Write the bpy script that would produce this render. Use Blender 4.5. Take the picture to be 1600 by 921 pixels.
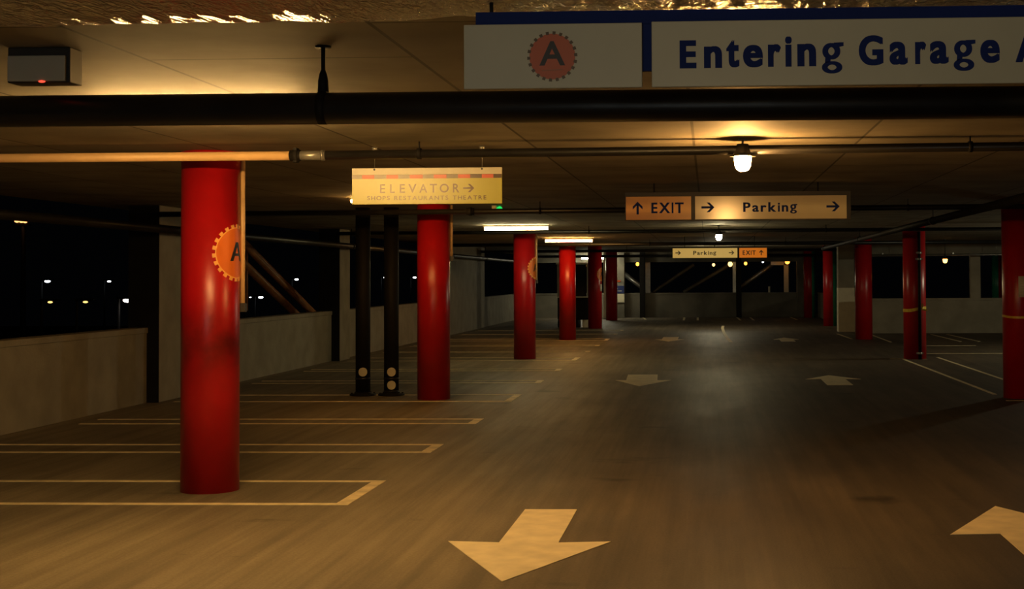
import bpy, bmesh, math, random
from mathutils import Vector, Matrix

for o in list(bpy.data.objects):
    bpy.data.objects.remove(o, do_unlink=True)
sc = bpy.context.scene
COL = sc.collection
random.seed(7)

# ------------------------------------------------------------------ camera, world, exposure
cam_d = bpy.data.cameras.new('camera')
cam_d.sensor_fit = 'HORIZONTAL'
cam_d.sensor_width = 36.0
cam_d.lens = 2200.0 / 1600.0 * 36.0
cam_d.shift_x = -210.0 / 1600.0
cam_d.shift_y = -85.0 / 1600.0
cam_d.clip_start = 0.05
cam_d.clip_end = 500
cam = bpy.data.objects.new('camera', cam_d)
COL.objects.link(cam)
_y, _p, _r = [math.radians(a) for a in (2.5, 1.5, -0.3)]
fw = Vector((-math.sin(_y) * math.cos(_p), math.cos(_y) * math.cos(_p), math.sin(_p)))
rt = Vector((math.cos(_y), math.sin(_y), 0))
up = rt.cross(fw)
rt2 = math.cos(_r) * rt + math.sin(_r) * up
up2 = -math.sin(_r) * rt + math.cos(_r) * up
m3 = Matrix((rt2, up2, -fw)).transposed()
cam.matrix_world = Matrix.Translation((0, 0, 1.65)) @ m3.to_4x4()
sc.camera = cam

sc.view_settings.view_transform = 'Standard'
sc.view_settings.look = 'None'
sc.view_settings.gamma = 1.0
sc.view_settings.use_curve_mapping = False
sc.view_settings.exposure = 0.4

world = bpy.data.worlds.new('night_sky')
sc.world = world
world.use_nodes = True
bg = world.node_tree.nodes['Background']
bg.inputs['Color'].default_value = (0.55, 0.62, 0.8, 1)
bg.inputs['Strength'].default_value = 0.0006

# unseen lights: row lamp behind the camera, right-aisle lamp, added low cool light
def point(name, loc, power, color, r=0.06):
    d = bpy.data.lights.new(name, 'POINT')
    d.energy = power
    d.color = color
    d.shadow_soft_size = r
    o = bpy.data.objects.new(name, d)
    o.location = loc
    COL.objects.link(o)
    return o

POWER_TUBE_NEAR = 320.0       # emission strengths
POWER_TUBE_ORANGE = 78.0
POWER_TUBE_PALE = 48.0
POWER_TUBE_FAR = 60.0
POWER_JAR = 560.0
point('aisle_lamp_behind', (0.25, -5.5, 2.45), 150, (1.0, 0.72, 0.38), 0.3)
point('cool_fill_behind', (-2.4, -6.5, 1.1), 135, (0.90, 0.96, 0.92), 0.3)  # added cool light, unseen, kept low to shine under the duct
point('right_aisle_lamp', (9.6, 28.5, 2.42), 210, (1.0, 0.92, 0.62), 0.1)

# ------------------------------------------------------------------ materials
def principled(name):
    m = bpy.data.materials.new(name)
    m.use_nodes = True
    nt = m.node_tree
    return m, nt, nt.nodes['Principled BSDF']

def mat(name, col, rough=0.6, metal=0.0, var=0.12, scale=6.0, bump=0.0, bscale=60.0, spec=0.5, stretch=(1, 1, 1), coat=0.0):
    m, nt, b = principled(name)
    tc = nt.nodes.new('ShaderNodeTexCoord')
    mp = nt.nodes.new('ShaderNodeMapping')
    mp.inputs['Scale'].default_value = stretch
    nt.links.new(tc.outputs['Object'], mp.inputs['Vector'])
    n = nt.nodes.new('ShaderNodeTexNoise')
    n.inputs['Scale'].default_value = scale
    n.inputs['Detail'].default_value = 5
    nt.links.new(mp.outputs['Vector'], n.inputs['Vector'])
    r = nt.nodes.new('ShaderNodeValToRGB')
    r.color_ramp.elements[0].position = 0.3
    r.color_ramp.elements[1].position = 0.7
    r.color_ramp.elements[0].color = (*[c * (1 - var) for c in col], 1)
    r.color_ramp.elements[1].color = (*[min(1, c * (1 + var)) for c in col], 1)
    nt.links.new(n.outputs['Fac'], r.inputs['Fac'])
    nt.links.new(r.outputs['Color'], b.inputs['Base Color'])
    b.inputs['Roughness'].default_value = rough
    b.inputs['Metallic'].default_value = metal
    b.inputs['Specular IOR Level'].default_value = spec
    b.inputs['Coat Weight'].default_value = coat
    b.inputs['Coat Roughness'].default_value = 0.15
    if bump:
        n2 = nt.nodes.new('ShaderNodeTexNoise')
        n2.inputs['Scale'].default_value = bscale
        n2.inputs['Detail'].default_value = 4
        nt.links.new(mp.outputs['Vector'], n2.inputs['Vector'])
        bp = nt.nodes.new('ShaderNodeBump')
        bp.inputs['Strength'].default_value = bump
        bp.inputs['Distance'].default_value = 0.01
        nt.links.new(n2.outputs['Fac'], bp.inputs['Height'])
        nt.links.new(bp.outputs['Normal'], b.inputs['Normal'])
    return m

def glow(name, col, strength):
    m = bpy.data.materials.new(name)
    m.use_nodes = True
    nt = m.node_tree
    nt.nodes.clear()
    e = nt.nodes.new('ShaderNodeEmission')
    e.inputs['Color'].default_value = (*col, 1)
    e.inputs['Strength'].default_value = strength
    o = nt.nodes.new('ShaderNodeOutputMaterial')
    nt.links.new(e.outputs[0], o.inputs[0])
    return m

def floor_material():
    m, nt, b = principled('asphalt_floor')
    L = nt.links.new
    tc = nt.nodes.new('ShaderNodeTexCoord')
    def noise(scale, stretch, detail=5, rough=0.6):
        mp = nt.nodes.new('ShaderNodeMapping'); mp.inputs['Scale'].default_value = stretch
        L(tc.outputs['Object'], mp.inputs['Vector'])
        n = nt.nodes.new('ShaderNodeTexNoise'); n.inputs['Scale'].default_value = scale
        n.inputs['Detail'].default_value = detail; n.inputs['Roughness'].default_value = rough
        L(mp.outputs['Vector'], n.inputs['Vector'])
        return n.outputs['Fac']
    def ramp(f, p0, c0, p1, c1):
        r = nt.nodes.new('ShaderNodeValToRGB')
        r.color_ramp.elements[0].position = p0; r.color_ramp.elements[1].position = p1
        r.color_ramp.elements[0].color = (*c0, 1); r.color_ramp.elements[1].color = (*c1, 1)
        L(f, r.inputs['Fac']); return r.outputs['Color']
    def mix(a, c, blend, fac=1.0):
        x = nt.nodes.new('ShaderNodeMix'); x.data_type = 'RGBA'; x.blend_type = blend
        if isinstance(fac, float): x.inputs['Factor'].default_value = fac
        else: L(fac, x.inputs['Factor'])
        L(a, x.inputs[6]); L(c, x.inputs[7]); return x.outputs[2]
    base = ramp(noise(1.1, (1, 0.35, 1)), 0.32, (0.13, 0.122, 0.105), 0.7, (0.215, 0.2, 0.165))
    streak = ramp(noise(2.2, (3.2, 0.10, 1), 6, 0.65), 0.38, (0.72, 0.72, 0.72), 0.62, (1.12, 1.12, 1.12))
    c = mix(base, streak, 'MULTIPLY')
    grit = ramp(noise(55, (1, 1, 1), 3), 0.35, (0.84, 0.84, 0.84), 0.66, (1.1, 1.1, 1.1))
    c = mix(c, grit, 'MULTIPLY')
    oil = ramp(noise(0.9, (1.0, 1.7, 1), 4), 0.26, (0.42, 0.42, 0.42), 0.36, (1, 1, 1))
    c = mix(c, oil, 'MULTIPLY')
    vo = nt.nodes.new('ShaderNodeTexVoronoi'); vo.inputs['Scale'].default_value = 0.55
    wob = nt.nodes.new('ShaderNodeTexNoise'); wob.inputs['Scale'].default_value = 5
    L(tc.outputs['Object'], wob.inputs['Vector'])
    wm = mix(tc.outputs['Object'], wob.outputs['Color'], 'ADD', 0.25)
    L(wm, vo.inputs['Vector'])
    drip = ramp(vo.outputs['Distance'], 0.05, (0.45, 0.42, 0.38), 0.13, (1, 1, 1))
    c = mix(c, drip, 'MULTIPLY')
    # tint: darker and browner in the drive aisle, paler in the stalls
    sx = nt.nodes.new('ShaderNodeSeparateXYZ'); L(tc.outputs['Object'], sx.inputs[0])
    mr = nt.nodes.new('ShaderNodeMapRange'); mr.interpolation_type = 'SMOOTHSTEP'
    mr.inputs['From Min'].default_value = -2.3; mr.inputs['From Max'].default_value = 0.2
    L(sx.outputs['X'], mr.inputs['Value'])
    lane = ramp(mr.outputs['Result'], 0.0, (1.25, 1.12, 0.93), 1.0, (0.58, 0.49, 0.41))
    c = mix(c, lane, 'MULTIPLY')
    L(c, b.inputs['Base Color'])
    rr = nt.nodes.new('ShaderNodeMapRange')
    rr.inputs['To Min'].default_value = 0.45; rr.inputs['To Max'].default_value = 0.68
    L(noise(1.6, (1, 0.3, 1)), rr.inputs['Value']); L(rr.outputs['Result'], b.inputs['Roughness'])
    b.inputs['Specular IOR Level'].default_value = 0.4
    bp = nt.nodes.new('ShaderNodeBump'); bp.inputs['Strength'].default_value = 0.35; bp.inputs['Distance'].default_value = 0.006
    L(noise(70, (1, 1, 1), 3), bp.inputs['Height']); L(bp.outputs['Normal'], b.inputs['Normal'])
    return m

def ceiling_material():
    m, nt, b = principled('board_formed_concrete')
    L = nt.links.new
    tc = nt.nodes.new('ShaderNodeTexCoord')
    mp = nt.nodes.new('ShaderNodeMapping'); mp.inputs['Rotation'].default_value = (0, 0, math.pi / 2)
    mp.inputs['Location'].default_value = (0.55, 0.1, 0)
    L(tc.outputs['Object'], mp.inputs['Vector'])
    br = nt.nodes.new('ShaderNodeTexBrick')
    br.inputs['Color1'].default_value = (0.37, 0.33, 0.24, 1)
    br.inputs['Color2'].default_value = (0.30, 0.265, 0.19, 1)
    br.inputs['Mortar'].default_value = (0.10, 0.085, 0.06, 1)
    br.inputs['Scale'].default_value = 1.0
    br.inputs['Brick Width'].default_value = 2.44
    br.inputs['Row Height'].default_value = 1.22
    br.inputs['Mortar Size'].default_value = 0.012
    br.inputs['Mortar Smooth'].default_value = 0.4
    br.offset = 0.35
    L(mp.outputs['Vector'], br.inputs['Vector'])
    n = nt.nodes.new('ShaderNodeTexNoise'); n.inputs['Scale'].default_value = 1.6; n.inputs['Detail'].default_value = 6
    L(tc.outputs['Object'], n.inputs['Vector'])
    r = nt.nodes.new('ShaderNodeValToRGB')
    r.color_ramp.elements[0].position = 0.3; r.color_ramp.elements[1].position = 0.7
    r.color_ramp.elements[0].color = (0.62, 0.62, 0.62, 1); r.color_ramp.elements[1].color = (1.1, 1.1, 1.1, 1)
    L(n.outputs['Fac'], r.inputs['Fac'])
    x = nt.nodes.new('ShaderNodeMix'); x.data_type = 'RGBA'; x.blend_type = 'MULTIPLY'; x.inputs['Factor'].default_value = 1
    L(br.outputs['Color'], x.inputs[6]); L(r.outputs['Color'], x.inputs[7])
    L(x.outputs[2], b.inputs['Base Color'])
    b.inputs['Roughness'].default_value = 0.75
    return m

def red_paint(name, col, dark_band=None):
    """glossy column paint; dark_band = (z centre, half height) of a darker band broken up by noise"""
    m = mat(name, col, rough=0.32, var=0.10, scale=3.0, bump=0.05, bscale=25, coat=0.0, spec=0.45)
    if dark_band:
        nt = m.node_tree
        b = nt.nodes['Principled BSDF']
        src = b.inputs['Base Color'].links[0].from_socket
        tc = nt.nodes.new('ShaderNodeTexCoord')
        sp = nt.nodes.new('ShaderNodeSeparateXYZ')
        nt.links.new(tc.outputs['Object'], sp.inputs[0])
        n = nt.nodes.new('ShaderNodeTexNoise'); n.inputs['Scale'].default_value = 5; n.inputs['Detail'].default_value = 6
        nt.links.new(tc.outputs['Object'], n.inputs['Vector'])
        a = nt.nodes.new('ShaderNodeMath'); a.operation = 'SUBTRACT'; a.inputs[1].default_value = dark_band[0]
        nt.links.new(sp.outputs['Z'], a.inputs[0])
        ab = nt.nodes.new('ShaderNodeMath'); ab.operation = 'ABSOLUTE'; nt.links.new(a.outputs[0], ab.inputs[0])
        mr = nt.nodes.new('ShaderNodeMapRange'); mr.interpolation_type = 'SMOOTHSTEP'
        mr.inputs['From Min'].default_value = dark_band[1]; mr.inputs['From Max'].default_value = 0.0
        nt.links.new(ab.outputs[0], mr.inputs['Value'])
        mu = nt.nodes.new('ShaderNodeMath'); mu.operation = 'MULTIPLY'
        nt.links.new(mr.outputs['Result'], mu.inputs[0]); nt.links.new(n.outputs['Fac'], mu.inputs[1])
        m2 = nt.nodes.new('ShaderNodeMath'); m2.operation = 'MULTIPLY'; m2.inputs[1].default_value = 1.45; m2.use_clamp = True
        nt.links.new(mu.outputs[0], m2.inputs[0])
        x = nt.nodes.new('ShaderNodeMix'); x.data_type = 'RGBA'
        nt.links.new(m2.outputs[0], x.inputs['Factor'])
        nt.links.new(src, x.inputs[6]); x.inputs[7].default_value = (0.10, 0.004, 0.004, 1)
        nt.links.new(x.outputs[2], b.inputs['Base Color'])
    return m

def foil_material():
    m, nt, b = principled('silver_foil')
    b.inputs['Base Color'].default_value = (0.62, 0.62, 0.58, 1)
    b.inputs['Metallic'].default_value = 0.85
    b.inputs['Roughness'].default_value = 0.2
    tc = nt.nodes.new('ShaderNodeTexCoord')
    mp = nt.nodes.new('ShaderNodeMapping'); mp.inputs['Scale'].default_value = (1.0, 0.3, 1.0); mp.inputs['Rotation'].default_value = (0, 0, 0.5)
    nt.links.new(tc.outputs['Object'], mp.inputs['Vector'])
    v = nt.nodes.new('ShaderNodeTexNoise'); v.inputs['Scale'].default_value = 46; v.inputs['Detail'].default_value = 3
    v.inputs['Distortion'].default_value = 1.2
    nt.links.new(mp.outputs['Vector'], v.inputs['Vector'])
    bp = nt.nodes.new('ShaderNodeBump'); bp.inputs['Strength'].default_value = 0.9; bp.inputs['Distance'].default_value = 0.014
    nt.links.new(v.outputs['Fac'], bp.inputs['Height']); nt.links.new(bp.outputs['Normal'], b.inputs['Normal'])
    return m

M = {}
M['floor'] = floor_material()
M['ceiling'] = ceiling_material()
M['concrete'] = mat('wall_concrete', (0.30, 0.27, 0.20), 0.8, var=0.16, scale=2.5, bump=0.3, bscale=30)
M['concrete_dark'] = mat('stained_concrete', (0.19, 0.175, 0.135), 0.85, var=0.35, scale=1.2, bump=0.3, bscale=25)
M['cream_paint'] = mat('cream_wall_paint', (0.80, 0.74, 0.54), 0.6, var=0.06)
M['red'] = red_paint('red_column_paint', (0.42, 0.006, 0.009))
M['red_banded'] = red_paint('banded_red_column_paint', (0.42, 0.006, 0.009), (1.15, 0.42))  # same red with a darker, uneven band at mid height
M['green'] = mat('green_column_paint', (0.03, 0.30, 0.17), 0.3, var=0.1)
M['black_pipe'] = mat('black_pipe_paint', (0.012, 0.011, 0.010), 0.38, var=0.25)
M['black_matte'] = mat('black_rubbery_paint', (0.010, 0.009, 0.008), 0.65, var=0.2, spec=0.2)
M['pale_pipe'] = mat('pale_plastic_pipe', (0.75, 0.48, 0.22), 0.4, var=0.08)
M['grey_pipe'] = mat('grey_conduit', (0.30, 0.29, 0.26), 0.35, metal=0.6, var=0.1)
M['steel'] = mat('galvanised_steel', (0.42, 0.42, 0.38), 0.4, metal=0.7, var=0.15)
M['rust'] = mat('brown_steel_paint', (0.42, 0.19, 0.07), 0.3, var=0.3, scale=4)
M['paint_line'] = mat('worn_line_paint', (0.82, 0.70, 0.44), 0.6, var=0.22, scale=7)
M['paint_arrow'] = mat('arrow_paint', (0.86, 0.76, 0.52), 0.6, var=0.14, scale=5)
M['panel_cream'] = mat('cream_sign_panel', (0.88, 0.76, 0.48), 0.16, var=0.03)
def with_added_glow(name, col, em, strength):  # panel colour plus added emission
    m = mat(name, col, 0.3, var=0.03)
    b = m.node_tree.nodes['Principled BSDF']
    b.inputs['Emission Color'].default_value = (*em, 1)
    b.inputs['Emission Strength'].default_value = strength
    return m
M['cream_added_glow'] = with_added_glow('cream_panel_added_glow', (0.62, 0.55, 0.36), (1.0, 0.60, 0.13), 0.30)  # emission added to brighten the far sign beyond what the lamps give
M['orange_added_glow'] = with_added_glow('orange_panel_added_glow', (0.70, 0.26, 0.025), (1.0, 0.24, 0.012), 0.32)
M['panel_white'] = mat('off_white_sign_panel', (0.60, 0.56, 0.40), 0.35, var=0.03)
M['panel_yellow'] = mat('yellow_sign_panel', (0.46, 0.43, 0.045), 0.3, var=0.03)
M['panel_orange'] = mat('orange_sign_panel', (0.92, 0.42, 0.02), 0.3, var=0.03)
M['navy'] = mat('navy_sign_blue', (0.007, 0.023, 0.15), 0.6, var=0.05, spec=0.15)
M['ink'] = mat('dark_sign_lettering', (0.014, 0.013, 0.016), 0.45, var=0.05)
M['brown_ink'] = mat('brown_sign_lettering', (0.10, 0.055, 0.018), 0.3, var=0.05)
M['sign_red'] = mat('red_stripe_paint', (0.62, 0.09, 0.025), 0.35, var=0.05)
M['badge_red'] = mat('badge_vermilion', (0.62, 0.11, 0.03), 0.4, var=0.05)
M['badge_orange'] = mat('badge_orange', (0.80, 0.17, 0.012), 0.45, var=0.05)
M['badge_tooth'] = mat('badge_pale_orange', (0.95, 0.45, 0.10), 0.45, var=0.05)
M['badge_faint'] = mat('badge_faint_lettering', (0.50, 0.14, 0.06), 0.45, var=0.05)
M['foil'] = foil_material()
M['grey_plastic'] = mat('grey_plastic_box', (0.62, 0.58, 0.44), 0.5, var=0.06)
M['dark_plastic'] = mat('dark_plastic', (0.03, 0.027, 0.022), 0.5, var=0.1)
M['fixture_white'] = mat('white_fixture_metal', (0.55, 0.50, 0.38), 0.45, var=0.05)
M['paper'] = mat('white_paper', (0.72, 0.68, 0.55), 0.7, var=0.05)
M['tape'] = mat('yellow_caution_tape', (0.80, 0.52, 0.04), 0.4, var=0.15, scale=30)
M['blue_sign'] = mat('dark_blue_sign', (0.02, 0.035, 0.14), 0.4, var=0.1)
M['glass_dark'] = mat('dark_window_glass', (0.008, 0.009, 0.010), 0.08, var=0.1)
M['rubber'] = mat('black_tyre_rubber', (0.012, 0.012, 0.012), 0.8, var=0.2)
M['ground'] = mat('dark_outdoor_ground', (0.012, 0.012, 0.012), 0.95, var=0.3, scale=0.4)
M['led_red'] = glow('red_indicator', (1.0, 0.06, 0.03), 1.6)
M['led_green'] = glow('green_exit_light', (0.02, 0.75, 0.12), 0.8)
M['tube_near'] = glow('amber_tube_light', (1.0, 0.58, 0.19), POWER_TUBE_NEAR)
M['tube_orange'] = glow('orange_tube_light', (1.0, 0.50, 0.13), POWER_TUBE_ORANGE)
M['tube_hidden'] = glow('dim_orange_tube_light', (1.0, 0.50, 0.13), POWER_TUBE_ORANGE * 0.8)
M['tube_pale'] = glow('pale_yellow_tube_light', (1.0, 0.80, 0.40), POWER_TUBE_PALE)
M['tube_far'] = glow('white_tube_light', (1.0, 0.92, 0.66), POWER_TUBE_FAR)
M['jar_amber'] = glow('amber_jar_light', (1.0, 0.50, 0.14), POWER_JAR)
M['jar_pale'] = glow('pale_jar_light', (1.0, 0.82, 0.45), POWER_JAR * 0.36)
M['jar_far_added'] = glow('added_far_jar_light', (1.0, 0.86, 0.55), POWER_JAR * 0.55)
M['jar_dim'] = glow('dim_amber_jar_light', (1.0, 0.42, 0.08), 6.0)
M['globe_orange'] = glow('orange_globe_light', (1.0, 0.36, 0.04), 3.5)
M['globe_yellow'] = glow('yellow_globe_light', (1.0, 0.60, 0.18), 2.5)
M['street_white'] = glow('cool_street_light', (0.85, 0.92, 1.0), 5.0)
M['street_yellow'] = glow('yellow_street_light', (1.0, 0.60, 0.16), 1.6)
M['star_white'] = glow('bright_flood_light', (1.0, 0.88, 0.78), 9.0)
M['tower_orange'] = glow('orange_tower_light', (1.0, 0.40, 0.12), 2.2)

# ------------------------------------------------------------------ mesh helpers
class MB:
    """collects shapes and links them as ONE mesh object"""
    def __init__(self):
        self.bm = bmesh.new()
        self.mi = 0
    def _tag(self, faces, smooth=False):
        for f in faces:
            f.material_index = self.mi
            f.smooth = smooth
    def box(self, x0, x1, y0, y1, z0, z1, bevel=0.0):
        r = bmesh.ops.create_cube(self.bm, size=1)
        vs = r['verts']
        for v in vs:
            v.co = Vector(((x0 + x1) / 2 + v.co.x * (x1 - x0), (y0 + y1) / 2 + v.co.y * (y1 - y0), (z0 + z1) / 2 + v.co.z * (z1 - z0)))
        fs = set(f for v in vs for f in v.link_faces)
        if bevel:
            es = list(set(e for v in vs for e in v.link_edges))
            rb = bmesh.ops.bevel(self.bm, geom=es, offset=bevel, segments=2, profile=0.5, affect='EDGES')
            fs = set(f for f in fs if f.is_valid) | set(rb['faces'])
        self._tag(fs)
        return self
    def tube(self, a, b, r, seg=20, r2=None, caps=True):
        a, b = Vector(a), Vector(b)
        r2 = r if r2 is None else r2
        d = (b - a).normalized()
        u = d.cross(Vector((0, 0, 1)))
        if u.length < 1e-4: u = Vector((1, 0, 0))
        u.normalize(); w = d.cross(u)
        A, B = [], []
        for i in range(seg):
            t = 2 * math.pi * i / seg
            o = math.cos(t) * u + math.sin(t) * w
            A.append(self.bm.verts.new(a + o * r)); B.append(self.bm.verts.new(b + o * r2))
        side = []
        for i in range(seg):
            j = (i + 1) % seg
            side.append(self.bm.faces.new((A[i], A[j], B[j], B[i])))
        self._tag(side, True)
        if caps:
            self._tag([self.bm.faces.new(A[::-1]), self.bm.faces.new(B)])
        return self
    def lathe(self, prof, cx, cy, seg=24, axis='Z'):
        """prof = [(radius, z)...] around the vertical through (cx, cy)"""
        rings = []
        for r, z in prof:
            if r < 1e-6:
                rings.append([self.bm.verts.new((cx, cy, z))])
            else:
                rings.append([self.bm.verts.new((cx + r * math.cos(2 * math.pi * i / seg), cy + r * math.sin(2 * math.pi * i / seg), z)) for i in range(seg)])
        fs = []
        for k in range(len(rings) - 1):
            a, b = rings[k], rings[k + 1]
            for i in range(seg):
                j = (i + 1) % seg
                if len(a) == 1 and len(b) == 1: continue
                if len(a) == 1: fs.append(self.bm.faces.new((a[0], b[j], b[i])))
                elif len(b) == 1: fs.append(self.bm.faces.new((a[i], a[j], b[0])))
                else: fs.append(self.bm.faces.new((a[i], a[j], b[j], b[i])))
        self._tag(fs, True)
        return self
    def sphere(self, c, r, sx=1, sy=1, sz=1, seg=16):
        q = bmesh.ops.create_uvsphere(self.bm, u_segments=seg, v_segments=max(6, seg // 2), radius=1)
        for v in q['verts']:
            v.co = Vector((c[0] + v.co.x * r * sx, c[1] + v.co.y * r * sy, c[2] + v.co.z * r * sz))
        self._tag(set(f for v in q['verts'] for f in v.link_faces), True)
        return self
    def prism(self, pts, fn, d0, d1):
        """2-D polygon pts extruded from depth d0 to d1; fn(u, v, d) -> 3-D point"""
        A = [self.bm.verts.new(fn(u, v, d0)) for u, v in pts]
        B = [self.bm.verts.new(fn(u, v, d1)) for u, v in pts]
        fs = [self.bm.faces.new(A), self.bm.faces.new(B[::-1])]
        n = len(pts)
        for i in range(n):
            j = (i + 1) % n
            fs.append(self.bm.faces.new((A[j], A[i], B[i], B[j])))
        self._tag(fs)
        return self
    def mesh(self, tris, fn, d0, d1):
        """triangulated 2-D shape -> thin plate: tris = (verts2d, faces)"""
        vs, fc = tris
        A = [self.bm.verts.new(fn(u, v, d0)) for u, v in vs]
        fs = []
        for f in fc:
            try: fs.append(self.bm.faces.new([A[i] for i in f]))
            except ValueError: pass
        g = bmesh.ops.extrude_face_region(self.bm, geom=fs)
        nv = [x for x in g['geom'] if isinstance(x, bmesh.types.BMVert)]
        mp = {}
        for v in nv: mp[v] = v.co.copy()
        off = Vector(fn(0, 0, d1)) - Vector(fn(0, 0, d0))
        if off.length > 0:
            for v in nv: v.co = mp[v] + off
        self._tag(set(fs) | set(x for x in g['geom'] if isinstance(x, bmesh.types.BMFace)))
        for v in nv:
            for f in v.link_faces: f.material_index = self.mi
        return self
    def build(self, name, mats, parent=None, origin=None):
        bmesh.ops.recalc_face_normals(self.bm, faces=self.bm.faces)
        me = bpy.data.meshes.new(name)
        if origin is not None:
            o3 = Vector(origin)
            for v in self.bm.verts: v.co -= o3
        self.bm.to_mesh(me)
        self.bm.free()
        for m in (mats if isinstance(mats, (list, tuple)) else [mats]):
            me.materials.append(m)
        o = bpy.data.objects.new(name, me)
        COL.objects.link(o)
        if parent is not None:
            o.parent = parent
            if origin is None: o.location = -Vector(parent.location)
            else: o.location = Vector(origin) - Vector(parent.location)
        elif origin is not None:
            o.location = origin
        return o

def tag(o, label, cat, group=None, kind=None):
    o['label'] = label; o['category'] = cat
    if group: o['group'] = group
    if kind: o['kind'] = kind
    return o

def thing(name, loc, label, cat, group=None):
    o = bpy.data.objects.new(name, None)
    o.empty_display_size = 0.1
    o.location = loc
    COL.objects.link(o)
    return tag(o, label, cat, group)

def struct(name, mb, m, origin=None):
    o = mb.build(name, m, None, origin)
    o['kind'] = 'structure'
    return o

# 2-D glyphs: the outline of one letter, stretched into its measured box
_gc = {}
def glyph2d(ch, bold):
    k = (ch, bold)
    if k not in _gc:
        cu = bpy.data.curves.new('glyph', 'FONT')
        cu.body = ch; cu.size = 1.0; cu.offset = bold; cu.resolution_u = 6; cu.fill_mode = 'FRONT'
        ob = bpy.data.objects.new('glyph', cu); COL.objects.link(ob)
        dg = bpy.context.evaluated_depsgraph_get()
        me = ob.evaluated_get(dg).to_mesh()
        bm = bmesh.new(); bm.from_mesh(me)
        bmesh.ops.remove_doubles(bm, verts=bm.verts, dist=1e-5)
        bm.verts.index_update()
        V = [(v.co.x, v.co.y) for v in bm.verts]; Fc = [[v.index for v in f.verts] for f in bm.faces]
        bm.free()
        ob.evaluated_get(dg).to_mesh_clear()
        bpy.data.objects.remove(ob); bpy.data.curves.remove(cu)
        xs = [p[0] for p in V]; ys = [p[1] for p in V]
        _gc[k] = ([((x - min(xs)) / (max(xs) - min(xs)), (y - min(ys)) / (max(ys) - min(ys))) for x, y in V], Fc, max(xs) - min(xs), max(ys) - min(ys))
    return _gc[k]

def ring2d(cx, cy, rx, ry, w, n=28, wy=None):
    wy = w if wy is None else wy
    V = []; Fc = []
    for i in range(n):
        t = 2 * math.pi * i / n
        V.append((cx + rx * math.cos(t), cy + ry * math.sin(t)))
        V.append((cx + (rx - w) * math.cos(t), cy + (ry - wy) * math.sin(t)))
    for i in range(n):
        j = (i + 1) % n
        Fc.append([2 * i, 2 * j, 2 * j + 1, 2 * i + 1])
    return V, Fc

def put_letter(mb, ch, x0, x1, z0, z1, fn, d0, d1, bold=0.02, fat=0.0):
    if fat:
        fz = fat * 0.4
        for k, (dx, dz) in enumerate(((-fat, -fz), (fat, -fz), (-fat, fz), (fat, fz))):
            put_letter(mb, ch, x0 + fat + dx, x1 - fat + dx, z0 + fz + dz, z1 - fz + dz, fn, d0, d1 - 0.00005 * k, bold)
        return
    if ch == 'g':       # two-storey g: bowl, link, lower loop and ear
        W, H = x1 - x0, z1 - z0
        s = W * 0.20
        mb.mesh(ring2d(x0 + W * 0.44, z0 + H * 0.72, W * 0.40, H * 0.26, s, wy=H * 0.11), fn, d0, d1)
        mb.mesh(ring2d(x0 + W * 0.47, z0 + H * 0.19, W * 0.46, H * 0.19, s, wy=H * 0.085), fn, d0, d1)
        mb.prism([(x0 + W * 0.18, z0 + H * 0.50), (x0 + W * 0.36, z0 + H * 0.47), (x0 + W * 0.34, z0 + H * 0.34), (x0 + W * 0.16, z0 + H * 0.32)], fn, d0, d1 - 0.0001)
        mb.prism([(x0 + W * 0.60, z0 + H * 0.99), (x0 + W, z0 + H * 1.0), (x0 + W, z0 + H * 0.90), (x0 + W * 0.70, z0 + H * 0.86)], fn, d0, d1 - 0.0001)
        return
    V, Fc, _, _ = glyph2d(ch, bold)
    mb.mesh(([(x0 + u * (x1 - x0), z0 + v * (z1 - z0)) for u, v in V], Fc), fn, d0, d1)

def put_word(mb, text, x0, x1, z0, z1, fn, d0, d1, bold=0.02, track=0.12, fat=0.0):
    """letters spread over x0..x1; caps fill z0..z1, small letters their share, g hangs below"""
    adv = []
    for ch in text:
        if ch == ' ': adv.append((0.30, 0)); continue
        _, _, w, h = glyph2d(ch, bold)
        adv.append((w, h))
    cap = glyph2d('E', bold)[3]
    tot = sum(a[0] for a in adv) + track * (len(text) - 1)
    k = (x1 - x0) / tot; kz = (z1 - z0) / cap
    x = x0
    for ch, (w, h) in zip(text, adv):
        if ch != ' ':
            drop = 0.20 * (z1 - z0) / kz if ch == 'g' else 0
            hh = h
            put_letter(mb, ch, x, x + w * k, z0 - drop * kz, z0 - drop * kz + hh * kz, fn, d0, d1, bold, fat)
        x += (w + track) * k

def arrow2d(cx, cz, L, Hh, s, direction):
    """line arrow with an open chevron head; returns a list with its outline"""
    hd = Hh / 2
    p = [(-L / 2, -s / 2), (L / 2 - s * 1.85, -s / 2), (L / 2 - hd - s * 1.35, -hd), (L / 2 - hd, -hd), (L / 2, 0), (L / 2 - hd, hd),
         (L / 2 - hd - s * 1.35, hd), (L / 2 - s * 1.85, s / 2), (-L / 2, s / 2)]
    return [[(cx + u, cz + v) if direction == 'right' else (cx - v, cz + u) for u, v in p]]

def XZ(y):            # plate facing the camera side: depth grows towards -Y
    return lambda u, v, d: (u, y - d, v)

# ------------------------------------------------------------------ structure
ZC = 2.65
struct('floor', MB().box(-7.75, 16, -8, 63, -0.3, 0), M['floor'])
struct('ceiling', MB().box(-8.3, 16, -8, 63, ZC, ZC + 0.3), M['ceiling'])
struct('ground', MB().box(-140, 60, -20, 200, -5.2, -5.0), M['ground'])

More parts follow.
